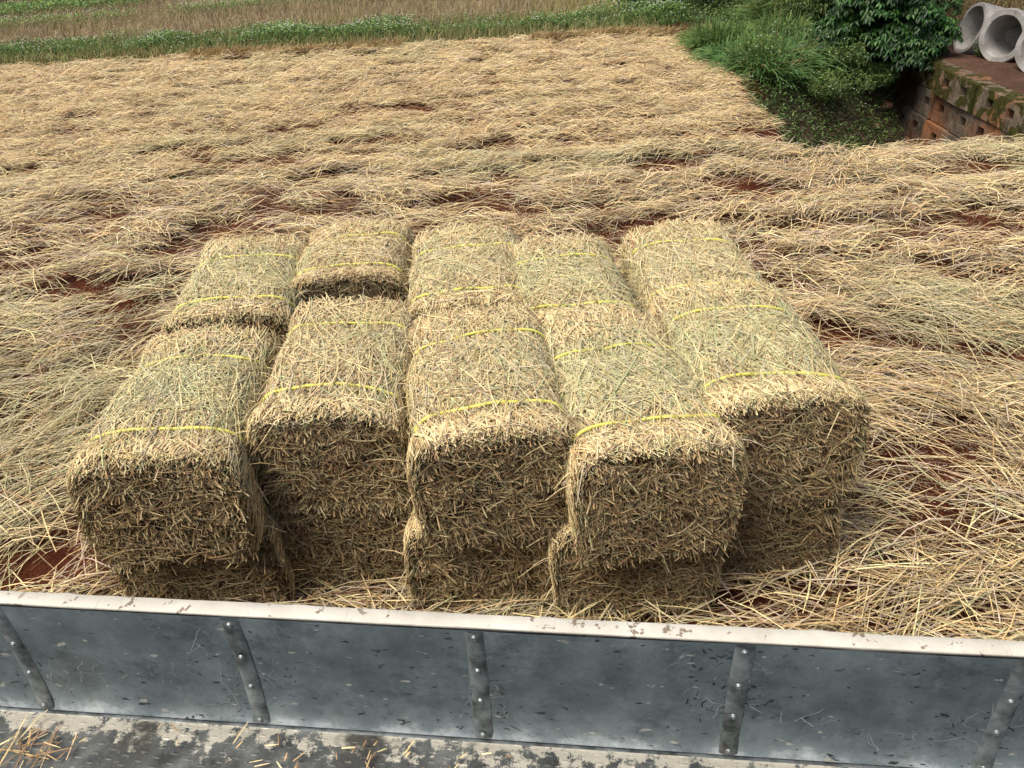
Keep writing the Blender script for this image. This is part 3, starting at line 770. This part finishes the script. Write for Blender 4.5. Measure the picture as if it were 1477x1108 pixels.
# ---------------------------------------------------------------- vegetation
def blades(mb, x, y, z, L, w, lean, cols, wts, rng, az=None, K=4, root=.5, jit=.15, droop=.6):
    n = len(x); az = rng.uniform(0, 2 * np.pi, n) if az is None else az
    s = np.linspace(0, 1, K)[None]; ln = (np.abs(rng.normal(lean, lean * .4 + .05, n)))[:, None]
    hor = L[:, None] * ln * (s ** 1.6); ver = L[:, None] * (s - droop * ln * s ** 2.4)
    P = np.stack([x[:, None] + hor * np.cos(az)[:, None], y[:, None] + hor * np.sin(az)[:, None], z[:, None] + ver], -1)
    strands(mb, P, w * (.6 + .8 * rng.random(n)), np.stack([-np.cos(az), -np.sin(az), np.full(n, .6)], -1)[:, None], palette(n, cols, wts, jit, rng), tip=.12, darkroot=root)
G1, G2, G3, GD, GY = (.165, .27, .07), (.24, .36, .09), (.12, .205, .055), (.065, .12, .032), (.24, .25, .08)
OL, STB, PK = (.37, .32, .13), (.52, .42, .2), (.42, .32, .18)
rv = np.random.default_rng(21)

def strip_y(x): return 14.25 + .02 * x - .018 * (x - 0) ** 2 * (x > 0) + .03 * (fbm(x * .7, x * 0, 70) - .5)
# beyond the field: dry grass and pinkish seed heads
mb = MB(); n = 80000
y = 12.95 + 15 * rv.random(n) ** 1.25; x = rv.uniform(-1, 1, n) * (.75 * y + 2.5) - 1.5
k = ~in_field(x, y) & (x < 2.7 + (y - 14) * .15) & (x > -.85 * y - 2); x, y = x[k], y[k]; n = len(x)
sy = strip_y(x); zone = y > sy + .3
olive = (y < sy) | (fbm(x * .35, y * .9, 72) + sstep(-2, 3, x) * .35 - sstep(16, 19, y) * .4 > .62)
L = np.where(y < sy, .13 + .13 * rv.random(n), .16 + .16 * rv.random(n))
az = rv.uniform(0, 2 * np.pi, n); z = terrain(x, y) - .01
for m_, cols, wts in ((olive, [OL, GY, STB, G2], [4, 2, 2.5, .8]), (~olive, [PK, (.44, .35, .22), STB, (.3, .28, .13)], [4, 3, 1.2, 1.2])):
    blades(mb, x[m_], y[m_], z[m_], L[m_], .011, .35, cols, wts, rv, az[m_], 3, .85)
tag(mb.build('dry_grass', MGR), 'dry olive and pinkish brown grass beyond the straw field', 'grass', kind='stuff')

def weeds(mb, x, y, z, hgt, size, rng, flowers=.04, cols=(G1, G2, G3, GD), wts=(3, 2, 3, 2), lean=1.):
    n = len(x); h = hgt * rng.random(n) ** .7
    p = np.stack([x, y, z + h], -1); d = unit(np.stack([rng.normal(0, 1, n), rng.normal(0, 1, n), rng.normal(.15, .45, n)], -1))
    nn = unit(np.stack([rng.normal(0, .4, n), rng.normal(0, .4, n), np.ones(n)], -1))
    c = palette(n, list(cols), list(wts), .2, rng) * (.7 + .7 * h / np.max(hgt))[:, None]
    leaves(mb, p, d, nn, size * (.6 + .8 * rng.random(n)), size * .5 * (.6 + .6 * rng.random(n)), c)
    m = int(n * flowers)
    if m:
        i = rng.choice(n, m); q = p[i].copy(); q[:, 2] = z[i] + np.broadcast_to(hgt, (n,))[i] * (.85 + .35 * rng.random(m))
        for a in (0, 1.57):
            leaves(mb, q - np.array([np.cos(a), np.sin(a), 0]) * .008, np.tile([np.cos(a), np.sin(a), .1], (m, 1)), np.tile([0, -.5, 1.], (m, 1)),
                   np.full(m, .020), np.full(m, .014), np.tile([.75, .77, .70], (m, 1)), .05)
# green weedy banks with small white flowers
mb = MB(); n = 52000
x = rv.uniform(-11.5, 3.2, n); dy = rv.normal(0, .33, n); y = strip_y(x) + dy + .15
clump = fbm(x * 1.1, y * 2.2, 74); k = (clump + rv.normal(0, .06, n) > .40) & ~in_field(x, y + .1)
x, y, clump = x[k], y[k], clump[k]
weeds(mb, x, y, terrain(x, y), .10 + .42 * (clump - .35), .045, rv, .05)
n = 5200; x = rv.uniform(-11, 2.9, n); y = strip_y(x) - .1 + rv.normal(0, .25, n); k = ~in_field(x, y)
x, y = x[k], y[k]; blades(mb, x, y, terrain(x, y), .13 + .16 * rv.random(len(x)), .010, .45, [G1, G2, G3, GY], [3, 3, 2, 1.5], rv, K=3)
tag(mb.build('weed_bank', ML), 'strip of green weeds with tiny white flowers just behind the straw field', 'weeds', kind='stuff')
mb = MB(); n = 11000
x = rv.uniform(-15, -1, n); y = 17.0 + .40 * (x + 9.7) - .02 * (x + 9.7) ** 2 * (x > -9.7) + rv.normal(0, .2, n) + .35 * (fbm(x * .5, x * 0, 77) - .5)
k = fbm(x * 1.0, y * 1.5, 78) > .40; x, y = x[k], y[k]
weeds(mb, x, y, terrain(x, y), .26, .05, rv, .10)
tag(mb.build('flowering_weeds', ML), 'thin farther line of white flowering weeds across the brown grass', 'weeds', kind='stuff')
mb = MB(); n = 16000
x = rv.uniform(-18, -8, n); y = 20.2 + .45 * (x + 10) + rv.normal(0, .55, n)
weeds(mb, x, y, terrain(x, y), .25, .07, rv, .03)
tag(mb.build('green_verge', ML), 'green verge at the top left corner of the view', 'weeds', kind='stuff')

# bushes
def bush(name, label, cat, c, r, n, size, cols, wts, seed, flowers=0., lobes=9, mat=None, group=None):
    rng = np.random.default_rng(seed); c = np.array(c, float); r = np.array(r, float)
    zb = float(terrain(c[0], c[1])); c[2] = max(c[2], zb + .25 * r[2])
    t = thing(name, label, cat, (c[0], c[1], zb), group=group)
    base = np.array([c[0], c[1], zb])
    lob = unit(rng.normal(0, 1, (lobes, 3)) * (1, 1, .8)) * rng.uniform(.35, .75, (lobes, 1)); lob[:, 2] = np.abs(lob[:, 2]) * .9
    lr = rng.uniform(.34, .55, lobes)
    k = rng.integers(0, lobes, n); q = unit(rng.normal(0, 1, (n, 3)))
    rad = 1 - .45 * rng.random(n) ** 2
    p = (lob[k] + q * (lr[k] * rad)[:, None])
    w = p * r + c - base
    gap = fbm(w[:, 0] * 6 + 50, w[:, 2] * 6 + w[:, 1] * 4 + 50, 80 + seed % 9) > .36
    w, q, p = w[gap], q[gap], p[gap]; n = len(w)
    w = w[(w[:, 2] > .0)]; q = q[:len(w)]; p = p[:len(w)]; n = len(w)
    d = unit(q * .6 + rng.normal(0, .7, (n, 3)) + (0, 0, -.3)); nn = unit(q + (0, 0, .9) + rng.normal(0, .3, (n, 3)))
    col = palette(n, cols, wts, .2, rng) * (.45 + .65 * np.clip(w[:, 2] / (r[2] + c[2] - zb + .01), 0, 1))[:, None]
    mb = MB(); leaves(mb, w, d, nn, size * (.6 + .7 * rng.random(n)), size * .42 * (.7 + .6 * rng.random(n)), col, .2, .15)
    m = int(n * flowers)
    if m:
        i = rng.choice(n, m); v = w[i] + nn[i] * .03
        for a in (0, 1.57): leaves(mb, v - np.array([np.cos(a), np.sin(a), 0]) * .01, np.tile([np.cos(a), np.sin(a), .1], (m, 1)), np.tile([0, -.5, 1.], (m, 1)), np.full(m, .022), np.full(m, .015), np.tile([.75, .77, .7], (m, 1)), .05)
    mb.build('foliage', mat or ML, t)
    sm = MB()
    for j in range(lobes):
        e = lob[j] * r + c - base; s = np.linspace(0, 1, 6)[:, None]
        tube(sm, e * s * np.array([1, 1, 1]) * (.3 + .7 * s) + np.array([0, 0, .02]) * 0, np.linspace(.022, .006, 6), 6)
    sm.build('stem', MBK, t)
    return t
DG = [GD, (.05, .11, .028), (.07, .14, .034), (.02, .045, .014)]
bush('dark_bush', 'dark green bush at the top left corner', 'bush', (-12.6, 22.6, .3), (1.5, .8, .6), 6000, .10, DG, [3, 2, 1, 2], 5)
bush('flowering_bush', 'pale green bush dotted with tiny white flowers at the corner of the straw field', 'bush', (2.95, 14.9, .18), (.75, .6, .42), 9000, .05, [G1, (.09, .13, .06), G3, GD], [3, 3, 2, 1], 6, .09, 12)
bush('flowering_bush', 'smaller white flowered bush between the corner bush and the dark bush', 'bush', (3.95, 14.4, .35), (.75, .5, .5), 9000, .05, [G1, (.08, .12, .055), G3, GD], [3, 3, 2, 2], 7, .07, 12)
bush('dark_bush', 'dark rounded bush at the top edge behind the tall grass', 'bush', (4.95, 14.2, .75), (.85, .7, .65), 9000, .055, DG, [3, 2, 1.5, 2], 8, 0, 11)
bush('low_bush', 'leafy bank of low green bushes left of the tree', 'bush', (4.45, 12.2, -.0), (.8, .7, .50), 9000, .05, [G3, G1, GD, (.09, .12, .035)], [3, 2, 2, 1.4], 9, .006, 12)
bush('low_bush', 'low dark bush hanging over the gully under the tree', 'bush', (5.05, 11.0, -.50), (.50, .35, .50), 9000, .05, DG, [3, 2, 1, 2], 10, 0, 11)
bush('low_bush', 'soft weedy growth among the bright grass at the field edge', 'bush', (3.35, 10.0, .05), (.6, .5, .30), 7000, .035, [G1, G2, G3, GY], [3, 3, 2, 1], 20, .01, 12)
bush('low_bush', 'light weedy bush on the gully slope just right of the grass clump', 'bush', (3.95, 9.75, -.55), (.5, .45, .32), 7000, .035, [G1, G2, G3, GY], [3, 3, 2, 1], 18, .01, 12)
bush('low_bush', 'weedy bush low on the gully slope left of the tree foot', 'bush', (4.65, 10.35, -.72), (.5, .42, .30), 7000, .035, [G1, G2, G3, GD], [3, 2, 2, 1], 19, .0, 12)
bush('low_bush', 'pale green bush spilling down the gully side left of the tree', 'bush', (4.25, 10.3, -.35), (.55, .5, .38), 9000, .038, [G1, G2, (.13, .19, .05), G3], [3, 2, 2, 2], 17, .01, 12)
bush('low_bush', 'light green low bush at the gully head beside the grass clump', 'bush', (3.75, 10.55, -.12), (.62, .5, .32), 9000, .038, [G1, G3, (.11, .15, .04), GD], [3, 3, 2, 1.5], 13, .012, 12)
bush('dark_bush', 'dark bush in the shade right behind the tree', 'bush', (5.5, 11.9, .55), (.9, .7, .95), 9000, .07, DG, [3, 1.4, .8, 3], 14, 0, 11)
bush('small_plant', 'small leafy plant growing against the middle pipe', 'plant', (5.95, 10.02, .12), (.11, .10, .13), 420, .035, [G3, G1, GD], [3, 2, 2], 15, 0, 6)

# grass clumps
def clump(name, label, c, rad, n, L, w, lean, cols, wts, seed, group=None, plumes=0):
    rng = np.random.default_rng(seed); z0 = float(terrain(c[0], c[1]))
    t = thing(name, label, 'grass', (c[0], c[1], z0), group=group)
    a = rng.uniform(0, 2 * np.pi, n); r_ = rad * np.sqrt(rng.random(n)); x = r_ * np.cos(a); y = r_ * np.sin(a)
    z = terrain(x + c[0], y + c[1]) - z0 - .02
    mb = MB(); blades(mb, x, y, z, L * (.45 + .6 * rng.random(n)), w, lean, cols, wts, rng, a + rng.normal(0, .7, n), 6, .35, .16, .75)
    mb.build('blades', MGR, t)
    for j in range(plumes):
        aa = rng.uniform(0, 6.28); lx, ly = rng.normal(0, rad * .8, 2); h = L * (.95 + .3 * rng.random()); s = np.linspace(0, 1, 8)[:, None]
        ln = .10 + .16 * rng.random()
        pth = np.hstack([lx + ln * np.cos(aa) * s ** 2, ly + ln * np.sin(aa) * s ** 2, h * (s - .06 * s ** 3)])
        sm = MB(); tube(sm, pth, np.linspace(.004, .002, 8), 5, (.25, .22, .09)); st = sm.build('stalk', MGR, t)
        m = 130; u = rng.random(m); pb = pth[-1] - (pth[-1] - pth[-3]) * u[:, None] * .8
        d = np.stack([rng.normal(np.cos(aa) * .4, .5, m), rng.normal(np.sin(aa) * .4, .5, m), rng.normal(.3, .4, m)], -1); d = unit(d) * (.035 + .05 * rng.random((m, 1)))
        P = pb[:, None] + d[:, None] * np.linspace(0, 1, 3)[None, :, None] - np.array([0, 0, .018])[None, None] * (np.linspace(0, 1, 3) ** 2)[None, :, None]
        pm = MB(); strands(pm, P, np.full(m, .004), (0, 0, 1), palette(m, [(.36, .29, .17), (.30, .22, .13)], [1, 1], .12, rng)); pm.build('seed_head', MGR, st)
    return t
BG = [(.17, .33, .09), (.13, .26, .07), (.24, .38, .14), (.08, .17, .045)]
clump('grass_clump', 'large bright green clump of long arching grass beside the straw field edge', (3.22, 9.85), .38, 1200, .50, .0085, .55, BG + [(.42, .36, .16)], [3, 3, 1.5, 2, .9], 31)
clump('grass_clump', 'lower bright tuft leaning over the field edge left of the big clump', (2.98, 10.5), .24, 700, .42, .009, .8, BG, [3, 3, 1.5, 2], 39)
clump('grass_clump', 'bright grass tuft merging into the right side of the big clump', (3.62, 10.1), .30, 800, .46, .0085, .5, BG + [(.40, .34, .15)], [2, 3, 2, 2, 1], 40)
clump('grass_clump', 'shaded clump of long grass behind the bright green one', (3.05, 11.3), .33, 1200, .48, .011, .6, [G1, G3, G2], [3, 3, 1], 32)
clump('grass_clump', 'green grass clump between the bright clump and the seeding reeds', (3.85, 11.3), .30, 1100, .52, .010, .55, [G1, G2, G3, GY], [3, 2, 2, 1], 33)
clump('grass_clump', 'yellowing grass tuft at the red cutting by the field corner', (2.98, 12.1), .24, 700, .28, .010, .4, [GY, OL, G1, (.30, .20, .07)], [3, 3, 1.5, 1.5], 34)
clump('reed_clump', 'tall pale green reeds with feathery seed heads left of the tree', (4.62, 12.3), .26, 800, .95, .012, .5, [(.11, .16, .06), GY, G1], [3, 2, 2], 35, None, 7)
clump('reed_clump', 'smaller reed clump with drooping seed heads behind the grass clumps', (4.1, 12.6), .2, 420, .62, .011, .5, [G1, GY, G3], [3, 1.4, 2], 36, None, 5)
clump('fern_tuft', 'feathery light green tuft on the gully floor below the tree', (4.95, 10.75), .16, 500, .26, .012, .8, [G2, G1, (.06, .17, .04)], [2, 3, 2], 37)
clump('fern_tuft', 'small green tuft near the gully mouth beside the wall foot', (4.15, 9.2), .12, 260, .17, .010, .8, [G2, G1], [2, 3], 38)

# low cover on the banks
mb = MB(); n = 130000
x = rv.uniform(2.7, 8.5, n); y = rv.uniform(7.4, 19, n)
z = terrain(x, y); df = d_field(x, y); wx = wallx(y)
pat = fbm(x * 1.6, y * 1.6, 90)
ok = ((df > .05) | (y > 13.0)) & (rv.random(n) < np.clip(.20 + 1.4 * sstep(-1.0, -.5, z) + .25 * sstep(.5, .7, pat), 0, 1)) & ~((x > wx - .15) & (y < 11.2)) & ~((x < 3.4) & (y > 12.5) & (y < 13.5) & (pat > .5))
x, y, z, pat = x[ok], y[ok], z[ok], pat[ok]
weeds(mb, x, y, z - .01, .05 + .22 * np.clip(pat - .25, 0, 1), .042, rv, .006, [G1, G3, GD, (.085, .12, .035)], [3, 3, 2, 1.6])
tag(mb.build('bank_undergrowth', ML), 'green creeping undergrowth over the banks of the gully', 'undergrowth', kind='stuff')
# dry brown grass on the bank behind the pipes
mb = MB(); n = 16000; x = rv.uniform(6.2, 11, n); y = rv.uniform(11.2, 17, n); z = terrain(x, y)
blades(mb, x, y, z, .18 + .22 * rv.random(n), .012, .5, [(.26, .17, .08), OL, (.2, .12, .06)], [3, 2, 2], rv, K=3)
tag(mb.build('brown_grass', MGR), 'brown dry grass on the bank behind the concrete pipes', 'grass', kind='stuff')
# dead leaves, roots and clods in the gully
mb = MB(); n = 14000; x = rv.uniform(2.8, 5.7, n); y = rv.uniform(7.2, 11.6, n); z = terrain(x, y); k = (z < -.12) & (x < wallx(y) - .02); x, y, z = x[k], y[k], z[k]; n = len(x)
a = rv.uniform(0, 6.28, n); L = .03 + .07 * rv.random(n); s = np.linspace(-.5, .5, 3)[None]
P = np.stack([x[:, None] + s * (L * np.cos(a))[:, None], y[:, None] + s * (L * np.sin(a))[:, None], z[:, None] + .012 + .03 * rv.random((n, 1)) + s * rv.normal(0, .02, (n, 1))], -1)
strands(mb, P, .008 * (.6 + rv.random(n)), (0, 0, 1), palette(n, [(.12, .085, .05), (.06, .045, .03), (.20, .16, .10), (.05, .07, .025)], [3, 3, 1, 2], .2, rv))
tag(mb.build('leaf_litter', MS), 'dead stalks and leaf litter on the muddy gully floor', 'leaf litter', kind='stuff')
# stones
def stone(label, x, y, r, seed):
    rng = np.random.default_rng(seed); a = np.linspace(0, 2 * np.pi, 17)[:-1]; el = np.linspace(-np.pi / 2, np.pi / 2, 9); mb = MB()
    A, E = np.meshgrid(a, el, indexing='ij'); rr = r * (1 + .35 * (fbm(A * 1.4 + seed, E * 1.6 + 9, 95) - .5))
    V = np.stack([rr * np.cos(A) * np.cos(E) * 1.3, rr * np.sin(A) * np.cos(E), rr * .75 * np.sin(E)], -1)
    I = np.arange(A.size).reshape(A.shape); J = np.roll(I, -1, 0); mb.add(V, np.stack([I[:, :-1], J[:, :-1], J[:, 1:], I[:, 1:]], -1).reshape(-1, 4))
    o = mb.build('stone', MSN); o.location = (x, y, float(terrain(x, y)) + r * .45); tag(o, label, 'stone', 'stones in the gully')
stone('rounded orange brown stone at the foot of the retaining wall', 5.02, 10.3, .075, 1)
stone('small brown stone left of the bigger one by the wall foot', 4.78, 9.95, .045, 2)
stone('small stone at the gully mouth near the straw', 3.75, 8.6, .05, 3)

# tree with big drooping whorled leaves
TB = (5.02, 10.75); tz = float(terrain(*TB))
TT = thing('broadleaf_tree', 'small dark green broadleaf tree with drooping leaf whorls beside the retaining wall', 'tree', (TB[0], TB[1], tz))
rt = np.random.default_rng(51)
s = np.linspace(0, 1, 14)[:, None]
mb = MB(); tp = np.hstack([.06 * np.sin(s * 3), -.10 * s, s * (1.9 - tz)]); tube(mb, tp, np.linspace(.034, .014, 14), 8)
tp2 = np.hstack([-.15 - .10 * s, .05 + 0 * s, s * (1.4 - tz)]); tube(mb, tp2, np.linspace(.018, .008, 14), 7); mb.build('trunk', MBK, TT)
cen = np.array([-.03, -.35, .48 - tz]); rad = np.array([1.02, .62, 1.2])
nl = 34; lob = unit(rt.normal(0, 1, (nl, 3))) * rt.uniform(.35, .82, (nl, 1)); lr = rt.uniform(.20, .36, nl)
mb = MB()
for j in range(nl):
    e = lob[j] * rad + cen; i0 = np.clip(int((e[2] - .35) / (1.9 - tz) * 13), 2, 12); b0 = tp[i0]; q = np.linspace(0, 1, 7)[:, None]
    tube(mb, b0 + (e - b0) * q + np.array([0, 0, .10]) * q * (1 - q), np.linspace(.012, .004, 7), 6)
mb.build('limbs', MBK, TT)
nw = 3000; k = rt.integers(0, nl, nw); q = unit(rt.normal(0, 1, (nw, 3))); q[:, 2] = np.abs(q[:, 2]) * .9 - .15
W = (lob[k] + q * (lr[k] * (1 - .35 * rt.random(nw) ** 2))[:, None]) * rad + cen
wt = 1 + .0 * k; lobt = .75 + .5 * rt.random(nl)
nlv = 6; P = np.repeat(W, nlv, 0); n = len(P); aa = np.tile(np.arange(nlv) / nlv * 2 * np.pi, nw) + np.repeat(rt.uniform(0, 6, nw), nlv) + rt.normal(0, .2, n)
axs = np.repeat(unit(q * .5 + (0, -.15, .9)), nlv, 0); ref = unit(np.cross(axs, np.tile([1., .2, 0], (n, 1)))); ref2 = np.cross(axs, ref)
d = unit(np.cos(aa)[:, None] * ref + np.sin(aa)[:, None] * ref2 + (0, 0, -.45) + rt.normal(0, .12, (n, 3)))
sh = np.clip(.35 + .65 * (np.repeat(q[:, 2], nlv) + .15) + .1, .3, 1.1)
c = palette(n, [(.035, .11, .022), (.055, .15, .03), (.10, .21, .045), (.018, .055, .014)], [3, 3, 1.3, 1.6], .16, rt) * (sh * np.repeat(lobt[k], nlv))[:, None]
mb = MB(); leaves(mb, P + d * .008, d, unit(axs + d * .3), .088 * (.6 + .5 * rt.random(n)), .034 * (.7 + .5 * rt.random(n)), c, .12, .22)
mb.build('crown', m_leaf('tree_leaf', .22, .38), TT)

# ---------------------------------------------------------------- light, sky, camera
el, azs = R(60), R(-118)         # veiled sun, high on the left, a little behind the viewer
w = bpy.data.worlds.new('World'); SC.world = w; w.use_nodes = True; nt = w.node_tree
sky = nt.nodes.new('ShaderNodeTexSky'); sky.sky_type = 'NISHITA'; sky.sun_disc = False
sky.sun_elevation = el; sky.sun_rotation = azs; sky.air_density = 1.0; sky.dust_density = 6.0; sky.ozone_density = 1.0
bg = nt.nodes['Background']; bg.inputs['Strength'].default_value = .15; nt.links.new(sky.outputs[0], bg.inputs['Color'])
sl = bpy.data.lights.new('sun', 'SUN'); sl.energy = 3.0; sl.angle = R(30); sl.color = (1, .95, .87)
so = bpy.data.objects.new('sun', sl); COL.objects.link(so)
dirv = Vector((math.sin(azs) * math.cos(el), math.cos(azs) * math.cos(el), math.sin(el)))   # towards the sun
so.rotation_euler = dirv.to_track_quat('Z', 'Y').to_euler(); so.location = (0, 0, 8)
cam = bpy.data.cameras.new('camera'); co = bpy.data.objects.new('camera', cam); COL.objects.link(co); SC.camera = co
th, ro = R(32.8), R(3.0)
F = Vector((0, math.cos(th), -math.sin(th))); R0 = Vector((1, 0, 0)); U0 = R0.cross(F)
R1 = math.cos(ro) * R0 - math.sin(ro) * U0; U1 = math.cos(ro) * U0 + math.sin(ro) * R0
mt = Matrix((R1, U1, -F)).transposed().to_4x4(); mt.translation = (0, 0, 2.1); co.matrix_world = mt
cam.sensor_width = 36; cam.lens = 36 * 1124 / 1477; cam.clip_start = .05; cam.clip_end = 3000
SC.view_settings.view_transform = 'Standard'; SC.view_settings.look = 'None'; SC.view_settings.exposure = 0
SC.render.engine = 'CYCLES'
